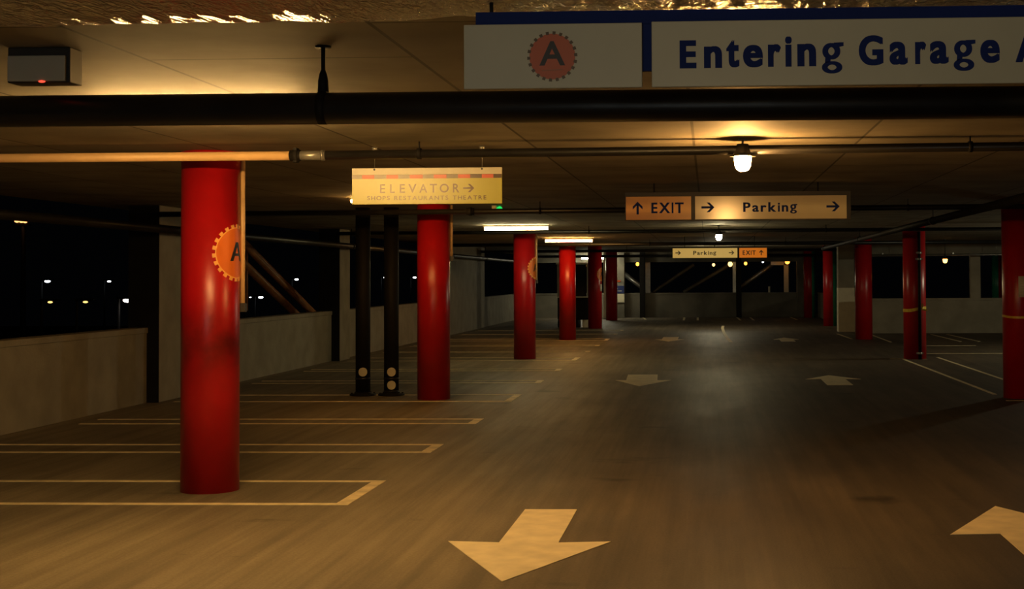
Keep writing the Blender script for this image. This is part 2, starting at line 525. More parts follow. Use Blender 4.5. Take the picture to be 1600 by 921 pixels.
def parapet(name, x0, x1, y0, y1, top, m, cap_axis):
    mb = MB().box(x0, x1, y0, y1, 0.0, top - 0.075)
    if cap_axis == 'x':
        mb.box(x0 - 0.015, x1 + 0.015, y0, y1, top - 0.075, top, bevel=0.008)
    else:
        mb.box(x0, x1, y0 - 0.015, y1 + 0.015, top - 0.075, top, bevel=0.008)
    return struct(name, mb, m)

# left side: parapets between projecting pillars, then one full-height panel
parapet('wall_left', -7.75, -7.53, 2.0, 18.62, 1.005, M['concrete'], 'x')
parapet('wall_left.001', -7.75, -7.53, 19.42, 27.9, 1.0, M['concrete'], 'x')
parapet('wall_left.002', -7.75, -7.53, 28.7, 37.3, 1.0, M['concrete'], 'x')
struct('wall_left.003', MB().box(-7.75, -7.45, 38.1, 46.7, 0, ZC), M['concrete'])
parapet('wall_left.004', -7.75, -7.53, 46.72, 57.2, 1.0, M['concrete'], 'x')
for i, y in enumerate((18.62, 27.9, 37.3)):
    mb = MB().box(-7.78, -7.36, y, y + 0.78, 0, ZC, bevel=0.012)
    mb.mi = 1
    mb.box(-7.785, -7.368, y - 0.012, y + 0.02, 0, ZC)      # thin black face towards the entrance
    struct('trim_%d' % (i + 1), mb, [M['concrete'], M['black_matte']])

# far end
parapet('wall_far', -7.75, 3.62, 57.2, 57.45, 1.0, M['concrete_dark'], 'y')
struct('trim_4', MB().box(-7.75, 4.6, 57.24, 57.44, 2.25, ZC), M['concrete_dark'])
for i, (a, b) in enumerate(((-3.76, -3.39), (-2.77, -2.56), (1.13, 1.34), (3.58, 4.02))):
    struct('trim_%d' % (5 + i), MB().box(a, b, 57.0, 57.5, 0, ZC, bevel=0.01), M['black_matte' if i in (1, 2) else 'concrete_dark'])

# right side beyond the aisle
parapet('wall_right', 4.42, 4.62, 42.3, 57.2, 1.0, M['concrete'], 'x')
parapet('wall_right.001', 4.36, 16, 40.6, 40.85, 1.0, M['concrete'], 'y')
struct('trim_9', MB().box(4.36, 16, 40.62, 40.84, 2.27, ZC), M['concrete_dark'])
struct('trim_10', MB().box(7.50, 7.78, 40.64, 40.83, 1.0, 2.27), M['concrete'])
mb = MB().box(3.84, 4.31, 41.8, 42.28, 1.30, ZC)
mb.mi = 1
mb.box(3.835, 4.315, 41.795, 42.285, 0, 1.30)
struct('trim_11', mb, [M['concrete'], M['cream_paint']])

# ------------------------------------------------------------------ red columns
RC = 0.222
def wrap_fn(R, az0):
    """(arc metres, z, depth) on a column surface; az measured from -Y towards +X"""
    def fn(u, v, d):
        a = az0 + u / R
        return ((R + d) * math.sin(a), -(R + d) * math.cos(a), v)
    return fn

def wrapped_poly(mb, pts, fn, d, sub=1):
    A = [mb.bm.verts.new(fn(u, v, d)) for u, v in pts]
    B = [mb.bm.verts.new(fn(u, v, -0.002)) for u, v in pts]
    fs = [mb.bm.faces.new(A)]
    n = len(pts)
    for i in range(n):
        j = (i + 1) % n
        fs.append(mb.bm.faces.new((A[j], A[i], B[i], B[j])))
    mb._tag(fs)

def wrapped_disc(mb, r, zc, fn, d, n=40):
    """disc as strips so that it follows the curve"""
    K = 24
    prev = None
    fs = []
    for i in range(K + 1):
        u = -r * math.cos(math.pi * i / K)
        h = math.sqrt(max(0, r * r - u * u))
        top = mb.bm.verts.new(fn(u, zc + h + 1e-5, d)); bot = mb.bm.verts.new(fn(u, zc - h - 1e-5, d))
        if prev: fs.append(mb.bm.faces.new((prev[1], bot, top, prev[0])))
        prev = (top, bot)
    mb._tag(fs, True)

def wrapped_letter_A(mb, zc, h, w, s, fn, d):
    def seg(p, q):
        (x0, y0), (x1, y1) = p, q
        K = 6
        prev = None
        for i in range(K + 1):
            t = i / K
            x = x0 + (x1 - x0) * t; y = y0 + (y1 - y0) * t
            a = mb.bm.verts.new(fn(x - s / 2, y, d)); b = mb.bm.verts.new(fn(x + s / 2, y, d))
            if prev: mb._tag([mb.bm.faces.new((prev[0], prev[1], b, a))])
            prev = (a, b)
    seg((-w / 2, zc - h / 2), (0, zc + h / 2)); seg((w / 2, zc - h / 2), (0.001, zc + h / 2))
    z = zc - h * 0.16
    K = 6
    for i in range(K):
        u0 = -w * 0.3 + w * 0.6 * i / K; u1 = -w * 0.3 + w * 0.6 * (i + 1) / K
        q = [mb.bm.verts.new(fn(a, b, d + 0.0003)) for a, b in ((u0, z - s * 0.3), (u1, z - s * 0.3), (u1, z + s * 0.3), (u0, z + s * 0.3))]
        mb._tag([mb.bm.faces.new(q)])

def make_column(x, y, label, group, two_tone=False, banded=False):
    t = thing('red_column' if not two_tone else 'two_tone_column', (x, y, 0), label, 'column', group)
    seg = 64
    mb = MB()
    bm = mb.bm
    zs = [0.0, ZC]
    rings = [[bm.verts.new((RC * math.cos(2 * math.pi * i / seg), RC * math.sin(2 * math.pi * i / seg), z)) for i in range(seg)] for z in zs]
    for i in range(seg):
        j = (i + 1) % seg
        f = bm.faces.new((rings[0][i], rings[0][j], rings[1][j], rings[1][i])); f.smooth = True
        a = 2 * math.pi * (i + 0.5) / seg
        if two_tone and math.cos(a - two_tone) > 0: f.material_index = 1
    bm.faces.new(rings[1]); bm.faces.new(rings[0][::-1])
    o = mb.build('shaft', [M['red_banded'] if banded else M['red'], M['green']], t, (0, 0, 0))
    o.location = (0, 0, 0)
    return t

def column_badge(x, y, az, zc, r):
    fn = wrap_fn(RC, az)
    t = thing('round_badge', (x, y, zc), '', 'badge')
    mb = MB(); wrapped_disc(mb, r * 0.90, zc, fn, 0.003)
    mb.build('disc', M['badge_orange'], t, (0, 0, 0)).location = (0, 0, -zc)
    mb = MB()
    n = 22
    K = 44
    for i in range(K):
        b0, b1 = 2 * math.pi * i / K, 2 * math.pi * (i + 1) / K
        mb._tag([mb.bm.faces.new([mb.bm.verts.new(fn(r * q * math.cos(b), zc + r * q * math.sin(b), 0.0035)) for q, b in ((0.86, b0), (0.90, b0), (0.90, b1), (0.86, b1))])], True)
    bmesh.ops.remove_doubles(mb.bm, verts=mb.bm.verts, dist=1e-6)
    for i in range(n):
        a0 = 2 * math.pi * (i + 0.1) / n; a1 = 2 * math.pi * (i + 0.62) / n
        K = 2
        pts = [(r * math.cos(a0), zc + r * math.sin(a0)), (r * math.cos((a0 + a1) / 2), zc + r * math.sin((a0 + a1) / 2)), (r * math.cos(a1), zc + r * math.sin(a1)),
               (r * 0.87 * math.cos(a1), zc + r * 0.87 * math.sin(a1)), (r * 0.87 * math.cos(a0), zc + r * 0.87 * math.sin(a0))]
        wrapped_poly(mb, pts, fn, 0.0045)
    mb.build('toothed_rim', M['badge_tooth'], t, (0, 0, 0)).location = (0, 0, -zc)
    mb = MB(); wrapped_letter_A(mb, zc + 0.01, r * 0.66, r * 0.56, r * 0.15, fn, 0.0055)
    mb.build('lettering', M['ink'], t, (0, 0, 0)).location = (0, 0, -zc)
    return t

GL, GR = 'red columns along the left stalls', 'red columns along the right of the aisle'
left_cols = [(-3.905, 10.905, 'nearest red column, full height at left with half an orange badge'),
             (-3.750, 19.12, 'red column just right of the two black pipes, below the yellow elevator sign'),
             (-3.73, 28.52, 'dark red column under the bright pale yellow tube light, third in the left row'),
             (-3.715, 37.11, 'red column under the orange tube light, fourth in the left row'),
             (-3.645, 45.29, 'small red column beside the black kiosk, with a pale label strip'),
             (-3.70, 53.88, 'farthest and smallest red column of the left row, beside the blue sign')]
for i, (x, y, lab) in enumerate(left_cols):
    make_column(x, y, lab, GL, banded=(i == 0))
right_cols = [(4.185, 19.19, 'red column cut by the right picture edge, with a white paper notice', False),
              (4.09, 28.18, 'red column with a black drain pipe up its front and yellow tape', False),
              (4.045, 36.92, 'plain red column standing beside the cream-painted pillar', False),
              (4.02, 46.82, 'half red, half green column just left of the cream-painted pillar', 0.42),
              (4.015, 56.2, 'farthest column of the right row, half red and half green', 0.42)]
for x, y, lab, tt in right_cols:
    make_column(x, y, lab, GR, two_tone=(tt if tt else False))
make_column(11.58, 57.0, 'distant half red, half green column seen over the right-hand parapet', None, two_tone=math.pi)

def bdg(x, y, az, zc, r, lab):
    t = column_badge(x, y, az, zc, r); t['label'] = lab; t['group'] = 'round badges on the red columns'
bdg(-3.905, 10.905, math.radians(80), 1.855, 0.224, 'large orange round badge with toothed rim on the nearest red column')
bdg(-3.73, 28.52, math.radians(80), 1.84, 0.224, 'dim orange round badge on the third red column of the left row')
bdg(-3.645, 45.29, math.radians(78), 1.74, 0.224, 'tiny orange round badge above a pale label strip, on the column by the kiosk')

def curved_patch(name, x, y, az, w, z0, z1, m, label, cat, d=0.004):
    fn = wrap_fn(RC, az)
    mb = MB(); prev = None; fs = []
    for i in range(9):
        u = -w / 2 + w * i / 8
        q = [mb.bm.verts.new(fn(u, z, dd)) for z, dd in ((z0, d), (z1, d), (z1, 0), (z0, 0))]
        if prev:
            for k in range(4):
                fs.append(mb.bm.faces.new((prev[k], q[k], q[(k + 1) % 4], prev[(k + 1) % 4])))
        else: fs.append(mb.bm.faces.new(q))
        prev = q
    fs.append(mb.bm.faces.new(prev))
    mb._tag(fs, True)
    t = thing(name, (x, y, z0), label, cat)
    mb.build('sheet', m, t, (0, 0, 0)).location = (0, 0, -z0)
    return t

# paper notice with faint print on the right-hand column, label strip on the far one
pn = curved_patch('paper_notice', 4.185, 19.19, math.radians(14), 0.215, 1.355, 1.635, M['paper'], 'white paper notice taped to the column at the right picture edge', 'notice')
mb = MB()
fn = wrap_fn(RC, math.radians(14))
for i, (zz, w) in enumerate(((1.59, 0.13), (1.56, 0.16), (1.53, 0.15), (1.49, 0.10), (1.46, 0.16), (1.43, 0.14), (1.40, 0.12))):
    K = 4
    for k in range(K):
        wrapped_poly(mb, [(-0.085 + w * k / K, zz), (-0.085 + w * (k + 1) / K, zz), (-0.085 + w * (k + 1) / K, zz + 0.011), (-0.085 + w * k / K, zz + 0.011)], fn, 0.0052)
mb.build('print_lines', M['grey_plastic'], pn, (0, 0, 0)).location = (0, 0, -1.355)
curved_patch('label_strip', -3.645, 45.29, math.radians(74), 0.16, 1.20, 1.43, M['paper'], 'pale label strip under the tiny badge on the column by the kiosk', 'label')

def tape_band(x, y, z, h, tilt, label, tail):
    t = thing('caution_tape', (x, y, z), label, 'tape', 'caution tape tied round the right-hand columns')
    mb = MB(); seg = 48; prev = None; first = None
    for i in range(seg):
        a = 2 * math.pi * i / seg
        zz = tilt * math.sin(a) + 0.006 * math.sin(3 * a)
        R0, R1 = RC + 0.001, RC + 0.005
        q = [mb.bm.verts.new((R * math.sin(a), -R * math.cos(a), zz + s)) for R, s in ((R1, -h / 2), (R1, h / 2), (R0, h / 2), (R0, -h / 2))]
        if prev:
            for k in range(4): mb._tag([mb.bm.faces.new((prev[k], q[k], q[(k + 1) % 4], prev[(k + 1) % 4]))])
        else: first = q
        prev = q
    for k in range(4): mb._tag([mb.bm.faces.new((prev[k], first[k], first[(k + 1) % 4], prev[(k + 1) % 4]))])
    mb.build('band', M['tape'], t, (0, 0, 0)).location = (0, 0, 0)
    if tail:
        mb = MB()
        a = math.radians(28); px, py = (RC + 0.012) * math.sin(a), -(RC + 0.012) * math.cos(a)
        mb.sphere((px, py, tilt * math.sin(a)), 0.03, 1, 0.6, 0.9, 10)
        mb.prism([(px - 0.01, 0.0), (px + 0.02, 0.0), (px + 0.035, 0.10), (px + 0.005, 0.115)], lambda u, v, d: (u, py - 0.004 + d, v), 0, 0.004)
        mb.prism([(px, 0.01), (px + 0.01, -0.02), (px + 0.11, -0.035), (px + 0.115, -0.005)], lambda u, v, d: (u, py - 0.002 + d, v), 0, 0.004)
        mb.build('knot', M['tape'], t, (0, 0, 0)).location = (0, 0, 0)
    return t
tape_band(4.09, 28.18, 0.985, 0.06, 0.03, 'yellow caution tape knotted round the column with the black drain pipe', True)
tape_band(4.185, 19.19, 1.085, 0.03, -0.012, 'thin yellow tape tied below the white paper notice', False)

# ------------------------------------------------------------------ pipes
def clevis(mb, x, y, z, r, w=0.02):
    mb.tube((x, y, z + r), (x, y, ZC), 0.006, 8)
    mb.tube((x - w / 2, y, z), (x + w / 2, y, z), r + 0.007, 20)

def cross_pipe(y, z, r, x0, x1, hang, label, couplings=(), z1=None, group='sprinkler pipes crossing under the ceiling', m='black_pipe'):
    z1 = z if z1 is None else z1
    t = thing('ceiling_pipe', (x0, y, z), label, 'pipe', group)
    MB().tube((x0, y, z), (x1, y, z1), r, 24).build('pipe_run', M[m], t)
    for cx in couplings:
        zz = z + (z1 - z) * (cx - x0) / (x1 - x0)
        mb = MB().tube((cx - 0.05, y, zz), (cx + 0.05, y, zz), r * 1.28, 20)
        mb.tube((cx - 0.02, y, zz), (cx + 0.02, y, zz), r * 1.5, 20)
        mb.build('coupling', M['black_matte'], t)
    for hx in hang:
        zz = z + (z1 - z) * (hx - x0) / (x1 - x0)
        mb = MB(); clevis(mb, hx, y, zz, r, 0.025); mb.build('hanger', M['black_matte'], t)
    return t

# the big black main, nearest to the camera, with its clevis hanger
big = thing('water_main_pipe', (-7.3, 5.96, 2.38), 'thick black main pipe crossing the whole picture below the big sign', 'pipe')
MB().tube((-7.5, 5.96, 2.388), (9.0, 5.96, 2.366), 0.068, 40).build('pipe_run', M['black_pipe'], big)
mb = MB()
mb.lathe([(0.0, ZC), (0.034, ZC), (0.034, ZC - 0.008), (0.0, ZC - 0.008)], -1.646, 5.96, 20)
mb.tube((-1.646, 5.96, ZC - 0.006), (-1.646, 5.96, 2.53), 0.009, 12)
mb.build('hanger_rod', M['black_matte'], big)
mb = MB()
mb.lathe([(0.0, 2.545), (0.010, 2.545), (0.016, 2.53), (0.022, 2.50), (0.024, 2.452), (0.0, 2.452)], -1.646, 5.96, 20)
mb.tube((-1.664, 5.96, 2.382), (-1.628, 5.96, 2.382), 0.0705, 40)
mb.build('clevis', M['black_matte'], big)
mb = MB(); mb.tube((4.2, 5.96, ZC), (4.2, 5.96, 2.44), 0.009, 10); mb.tube((4.18, 5.96, 2.373), (4.22, 5.96, 2.373), 0.0705, 32)
mb.build('clevis', M['black_matte'], big)

# second pipe: pale length at left, black for the rest
p2 = thing('ceiling_pipe', (-3.0, 10.2, 2.56), 'black sprinkler pipe above the elevator sign that carries the nearest jar lamp', 'pipe', 'sprinkler pipes crossing under the ceiling')
MB().tube((-3.03, 10.2, 2.555), (9.0, 10.2, 2.598), 0.033, 28).build('pipe_run', M['black_pipe'], p2)
MB().tube((-3.03, 10.2, 2.555), (-2.80, 10.2, 2.5555), 0.0345, 28).build('pipe_sleeve', M['grey_pipe'], p2)
mb = MB().tube((-3.06, 10.2, 2.555), (-2.985, 10.2, 2.555), 0.041, 24); mb.tube((-3.035, 10.2, 2.555), (-3.0, 10.2, 2.555), 0.052, 24)
mb.box(-3.03, -3.005, 10.165, 10.235, 2.505, 2.61)
mb.build('coupling', M['black_matte'], p2)
MB().tube((-2.83, 10.2, 2.555), (-2.81, 10.2, 2.555), 0.040, 20).build('collar', M['grey_pipe'], p2)
for hx in (-2.105, 1.89, 5.4):
    mb = MB(); clevis(mb, hx, 10.2, 2.558 + 0.0035 * (hx + 3), 0.033, 0.03); mb.build('hanger', M['black_matte'], p2)
pp = thing('pale_pipe', (-7.4, 10.2, 2.56), 'pale tan pipe lit amber in front of the nearest red column', 'pipe')
MB().tube((-7.5, 10.2, 2.557), (-3.065, 10.2, 2.555), 0.033, 28).build('pipe_run', M['pale_pipe'], pp)
mb = MB(); clevis(mb, -6.1, 10.2, 2.556, 0.033); mb.build('hanger', M['black_matte'], pp)

cross_pipe(18.4, 2.515, 0.036, -7.3, 12, (-2.2, 2.6, 6), 'black pipe crossing behind the elevator sign and the large parking sign', (-3.12,), 2.555)
cross_pipe(27.5, 2.540, 0.036, -7.3, 12, (-2.33, 2.3, 6), 'black pipe carrying the pale jar lamp below the large parking sign', (), 2.55)
cross_pipe(36.3, 2.500, 0.045, -7.3, 12, (-3.05, -1.5, 2.0), 'black pipe crossing just above the small far parking sign', (), 2.50)
cross_pipe(45.0, 2.490, 0.045, -7.3, 4.3, (-2.6, 1.0), 'black pipe crossing behind the small far parking sign', (), 2.49)
cross_pipe(53.0, 2.440, 0.05, -7.3, 4.3, (-1.5, 2.0), 'farthest black pipe, crossing just in front of the end wall')

# lengthwise pipes
lp = thing('wall_side_pipe', (-7.15, 12, 2.33), 'long dark pipe running along the left openings past the pillars', 'pipe')
MB().tube((-7.15, 8.0, 2.33), (-7.15, 56.5, 2.25), 0.055, 24).build('pipe_run', M['black_pipe'], lp)
for y in (12.5, 19.6, 28.0, 36.0, 45.0):
    z = 2.33 - 0.08 * (y - 8) / 48.5
    mb = MB(); mb.tube((-7.15, y, z + 0.05), (-7.15, y, ZC), 0.007, 8); mb.tube((-7.15, y - 0.03, z), (-7.15, y + 0.03, z), 0.064, 20)
    mb.build('hanger', M['black_matte'], lp)
rp = thing('aisle_side_pipe', (3.25, 14, 2.46), 'dark pipe running lengthwise above the right row of columns', 'pipe')
MB().tube((3.27, 14.0, 2.45), (3.27, 40.3, 2.433), 0.05, 24).build('pipe_run', M['black_matte'], rp)
for y in (20.6, 30.5, 39.6):
    mb = MB(); mb.tube((3.27, y, 2.49), (3.27, y, ZC), 0.007, 8); mb.tube((3.27, y - 0.03, 2.446), (3.27, y + 0.03, 2.446), 0.06, 20)
    mb.build('hanger', M['black_matte'], rp)

# two black stand pipes with pale reflector stickers
for i, (x, lab, zs) in enumerate(((-4.875, 'left one of the two black floor-to-ceiling pipes, one pale disc near its foot', (0.335,)),
                                  (-4.47, 'right one of the two black floor-to-ceiling pipes, two pale discs near its foot', (0.335, 0.15)))):
    y = 19.72
    t = thing('stand_pipe', (x, y, 0), lab, 'pipe', 'black stand pipes between the stalls')
    MB().tube((x, y, 0.03), (x, y, ZC), 0.103, 32).build('pipe_run', M['black_matte'], t)
    mb = MB().lathe([(0, 0.006), (0.185, 0.006), (0.185, 0.022), (0.125, 0.03), (0.118, 0.05), (0, 0.05)], x, y, 32)
    for k in range(6):
        a = k * math.pi / 3 + 0.3
        mb.tube((x + 0.155 * math.cos(a), y + 0.155 * math.sin(a), 0.02), (x + 0.155 * math.cos(a), y + 0.155 * math.sin(a), 0.042), 0.014, 8)
    mb.build('base_flange', M['black_matte'], t)
    MB().tube((x, y, 0.225), (x, y, 0.255), 0.108, 32).build('clamp_ring', M['black_pipe'], t)
    if len(zs) > 1: MB().tube((x, y, 0.05), (x, y, 0.075), 0.108, 32).build('clamp_ring', M['black_pipe'], t)
    for z in zs:
        fn = wrap_fn(0.103, math.radians(13))
        mb = MB(); wrapped_disc(mb, 0.062, z, fn, 0.003); wrapped_disc(mb, 0.062, z, fn, 0.0)
        mb.build('reflector_disc', M['grey_plastic'], t, (0, 0, 0)).location = (0, 0, 0)

# conduits down the right flank of the left columns
for x, y, zb, lab in ((-3.905, 10.905, 1.46, 'pale conduit dropping down the right flank of the nearest red column'),
                      (-3.750, 19.12, 1.95, 'pale conduit on the flank of the red column beside the black pipes'),
                      (-3.73, 28.52, 1.6, 'thin pale conduit on the flank of the third red column at left')):
    az = math.radians(92) + math.atan2(-x, y)
    cx, cy = x + (RC + 0.021) * math.sin(az), y - (RC + 0.021) * math.cos(az)
    t = thing('wall_conduit', (cx, cy, zb), lab, 'conduit', 'conduits on the left columns')
    MB().tube((cx, cy, zb), (cx, cy, ZC), 0.019, 16).build('pipe_run', M['pale_pipe'], t)
    MB().box(cx - 0.022, cx + 0.028, cy - 0.026, cy + 0.026, zb - 0.07, zb, bevel=0.004).build('end_box', M['dark_plastic'], t)

# drain pipe on the second right column
dp = thing('drain_pipe', (4.20, 27.985, 0), 'black drain pipe fixed up the front of the taped red column', 'pipe')
MB().tube((4.155, 27.94, 0.0), (4.155, 27.94, 2.52), 0.032, 20).build('pipe_run', M['black_matte'], dp)
for z, w in ((1.975, 0.07), (2.10, 0.06), (0.12, 0.07)):
    mb = MB().tube((4.155, 27.94, z - 0.02), (4.155, 27.94, z + 0.02), 0.038, 20); mb.box(4.155 - w, 4.155 + w, 27.955, 27.99, z - 0.018, z + 0.018)
    mb.build('clamp', M['steel'], dp)

# conduits on the right: the one that carries the third jar lamp, and one under the lintel
gp = thing('lamp_conduit', (4.5, 39.5, 2.2), 'thin grey conduit carrying the amber jar lamp at right', 'conduit')
MB().tube((4.5, 39.5, 2.205), (12, 39.5, 2.235), 0.022, 16).build('pipe_run', M['grey_pipe'], gp)
for hx in (5.6, 8.0, 10.5):
    mb = MB(); mb.tube((hx, 39.5, 2.22), (hx, 39.5, ZC), 0.006, 8); mb.tube((hx - 0.03, 39.5, 2.215), (hx + 0.03, 39.5, 2.215), 0.03, 14); mb.build('hanger', M['steel'], gp)
gp2 = thing('lintel_conduit', (4.4, 40.5, 2.2), 'thin grey conduit along the lintel over the right-hand parapet', 'conduit')
MB().tube((4.4, 40.56, 2.24), (12, 40.56, 2.24), 0.025, 16).build('pipe_run', M['grey_pipe'], gp2)
for hx in (5, 7, 9, 11): MB().box(hx - 0.02, hx + 0.02, 40.56, 40.62, 2.235, 2.30).build('bracket', M['steel'], gp2)

# ------------------------------------------------------------------ lamps
def tube_lamp(x0, x1, y, z, m, label, group='tube lights in line with the left columns', r=0.021, drop=True):
    t = thing('tube_light', ((x0 + x1) / 2, y, z), label, 'light', group)
    MB().tube((x0, y, z), (x1, y, z), r, 16).build('glowing_tube', M[m], t)
    mb = MB().box(x0 - 0.03, x1 + 0.03, y - 0.028, y + 0.028, z + r + 0.002, ZC if ZC - z < 0.12 else z + r + 0.03, bevel=0.004)
    mb.build('housing', M['fixture_white'], t)
    for xe in (x0, x1):
        s = -1 if xe == x0 else 1
        MB().box(xe - 0.006, xe + 0.006 + 0.0, y - 0.018, y + 0.018, z - 0.018, z + r + 0.012).build('end_cap', M['fixture_white'], t)
    if ZC - z >= 0.12:
        for xe in (x0 + 0.1, x1 - 0.1): MB().tube((xe, y, z + r + 0.02), (xe, y, ZC), 0.006, 8).build('drop_rod', M['steel'], t)
    return t
tube_lamp(-3.60, -2.38, 8.1, 2.575, 'tube_near', 'amber tube light hidden behind the thick black main pipe', r=0.018)
tube_lamp(-4.40, -3.18, 17.2, 2.605, 'tube_hidden', 'orange tube light peeking out behind the left end of the elevator sign')
tube_lamp(-4.24, -3.03, 26.6, 2.585, 'tube_pale', 'brightest pale yellow tube light, below the right end of the elevator sign', r=0.03)
tube_lamp(-4.11, -2.92, 35.5, 2.575, 'tube_orange', 'long orange tube light in front of the fourth left column', r=0.03)
tube_lamp(-5.05, -4.05, 56.2, 2.42, 'tube_far', 'small white tube light half hidden by the column beside the kiosk', r=0.05)

def jar_lamp(x, y, zp, m, label, s=1.0):
    """vapour-tight jar lamp hung under a pipe at height zp"""
    t = thing('jar_lamp', (x, y, zp), label, 'lamp', 'jar lamps hung below the pipes')
    mb = MB().lathe([(0, zp + 0.03), (0.04 * s, zp + 0.03), (0.05 * s, zp + 0.01), (0.064 * s, zp - 0.03), (0.066 * s, zp - 0.048 * s), (0.095 * s, zp - 0.056 * s), (0.095 * s, zp - 0.062 * s), (0.0, zp - 0.054 * s)], x, y, 28)
    mb.tube((x, y, zp + 0.02), (x, y, ZC), 0.009, 10)
    mb.box(x - 0.03, x + 0.03, y - 0.03, y + 0.03, ZC - 0.015, ZC)
    mb.build('cap', M['dark_plastic'], t)
    zt = zp - 0.056 * s
    MB().lathe([(0.0, zt), (0.060 * s, zt), (0.061 * s, zt - 0.03 * s), (0.056 * s, zt - 0.075 * s), (0.042 * s, zt - 0.10 * s), (0.02 * s, zt - 0.112 * s), (0.0, zt - 0.114 * s)], x, y, 24).build('glass_jar', M[m], t)
    return t
jar_lamp(0.256, 10.2, 2.58, 'jar_amber', 'brightest jar lamp, hung from the pipe in front of the parking sign')
jar_lamp(0.215, 27.5, 2.525, 'jar_pale', 'pale jar lamp hanging between the two parking signs', 1.0)
jar_lamp(0.21, 45.0, 2.475, 'jar_far_added', 'unseen jar lamp added right behind the small far parking sign', 1.15)  # unseen lamp carrying on the row, added to lighten the far wall
jar_lamp(6.58, 39.44, 2.17, 'jar_dim', 'amber jar lamp at right, over the parapet with the grey pillar', 1.05)

# globes on brackets outside the end wall
gl = [(-2.92, 2.185, 'globe_orange', 0.07, 'orange globe lamp at the left of the end wall'),
      (0.231, 2.141, 'globe_yellow', 0.06, 'dim yellow globe lamp below the middle of the far parking sign'),
      (0.918, 2.164, 'globe_yellow', 0.095, 'wide yellow globe lamp below the right arrow of the far parking sign'),
      (1.552, 2.187, 'globe_orange', 0.065, 'orange globe lamp below the far exit sign'),
      (3.27, 2.26, 'globe_orange', 0.10, 'largest orange globe lamp, on top of the orange-lit steel post'),
      (2.264, 2.262, 'street_white', 0.045, 'small white lamp by the top of the right-hand diagonal brace')]
for x, z, m, r, lab in gl:
    y = 58.3
    t = thing('globe_lamp', (x, y, z), lab, 'lamp', 'globe lamps beyond the end wall')
    MB().sphere((x, y, z), r, 1, 1, 1.15, 16).build('globe', M[m], t)
    mb = MB().tube((x, y, z + r * 1.1), (x, y, ZC), 0.012, 10)
    mb.lathe([(0, z + r * 1.1 + 0.06), (0.03, z + r * 1.1 + 0.05), (r * 0.7, z + r * 1.0), (0, z + r * 1.0)], x, y, 16)
    mb.build('stem', M['black_matte'], t)

# ------------------------------------------------------------------ signs
# large entrance sign
es = thing('entrance_sign', (0.3, 4.0, 2.19), 'wide entrance sign with a red cog badge and blue words, top right', 'sign')
mb = MB().box(-0.664, 1.10, 4.012, 4.028, 2.375, 2.415)
mb.box(-0.19, -0.150, 4.012, 4.028, 2.24, 2.376)
mb.box(0.95, 1.03, 4.012, 4.028, 2.24, 2.376)
mb.build('blue_backing', M['navy'], es)
MB().box(-0.696, -0.184, 3.996, 4.010, 2.191, 2.3765, bevel=0.002).build('badge_panel', M['panel_white'], es)
MB().box(-0.157, 1.075, 3.996, 4.010, 2.191, 2.379, bevel=0.002).build('text_panel', M['panel_white'], es)
for x in (-0.62, 1.05): MB().tube((x, 4.022, 2.40), (x, 4.022, 2.445), 0.006, 8).build('hanger_rod', M['black_matte'], es)
pl = XZ(3.996)
mb = MB()
for ch, x0, x1, z0, z1 in (('E', -.0770, -.0292, 2.2435, 2.3234), ('n', -.0078, .0435, 2.2437, 2.3060), ('t', .0558, .0927, 2.2446, 2.3237),
                           ('e', .1030, .1597, 2.2440, 2.3082), ('r', .1738, .2105, 2.2450, 2.3094), ('i', .2227, .2414, 2.2450, 2.3309),
                           ('n', .2570, .3100, 2.2455, 2.3100), ('g', .3255, .3877, 2.2242, 2.3127), ('G', .4304, .4996, 2.2455, 2.3313),
                           ('a', .5168, .5678, 2.2470, 2.3122), ('r', .5887, .6199, 2.2480, 2.3116), ('a', .6300, .6827, 2.2480, 2.3126),
                           ('g', .6961, .7579, 2.2272, 2.3153), ('e', .7715, .8259, 2.2490, 2.3144), ('A', .8698, .9440, 2.2500, 2.3383)):
    put_letter(mb, ch, x0, x1, z0, z1, pl, 0.0, 0.0018, bold=0.022, fat=0.0024)
mb.build('lettering', M['navy'], es)
bx, bz, br = -0.441, 2.282, 0.070
bd = MB().prism([(bx + br * 0.94 * math.cos(2 * math.pi * i / 40), bz + br * 0.94 * math.sin(2 * math.pi * i / 40)) for i in range(40)], pl, 0, 0.0016).build('cog_badge', M['badge_red'], es)
bd.name = 'cog_badge'
def sub(mb, name, m, parent):
    o = mb.build(name, m)
    o.parent = parent
    return o
mb = MB()
for i in range(22):
    a0 = 2 * math.pi * i / 22; a1 = a0 + 2 * math.pi / 22 * 0.45
    mb.prism([(bx + br * q * math.cos(a), bz + br * q * math.sin(a)) for q, a in ((0.90, a0), (1.03, a0), (1.03, a1), (0.90, a1))], pl, 0.0016, 0.0022)
sub(mb, 'cog_teeth', M['brown_ink'], bd)
mb = MB()
put_letter(mb, 'A', bx - 0.037, bx + 0.037, bz - 0.026, bz + 0.044, pl, 0.0017, 0.0026, bold=0.02)
sub(mb, 'lettering', M['ink'], bd)
mb = MB()
mb.prism([(bx - 0.030, bz - 0.042), (bx + 0.030, bz - 0.040), (bx + 0.030, bz - 0.036), (bx - 0.030, bz - 0.038)], pl, 0.0017, 0.0022)
sub(mb, 'fine_print_line', M['badge_faint'], bd)

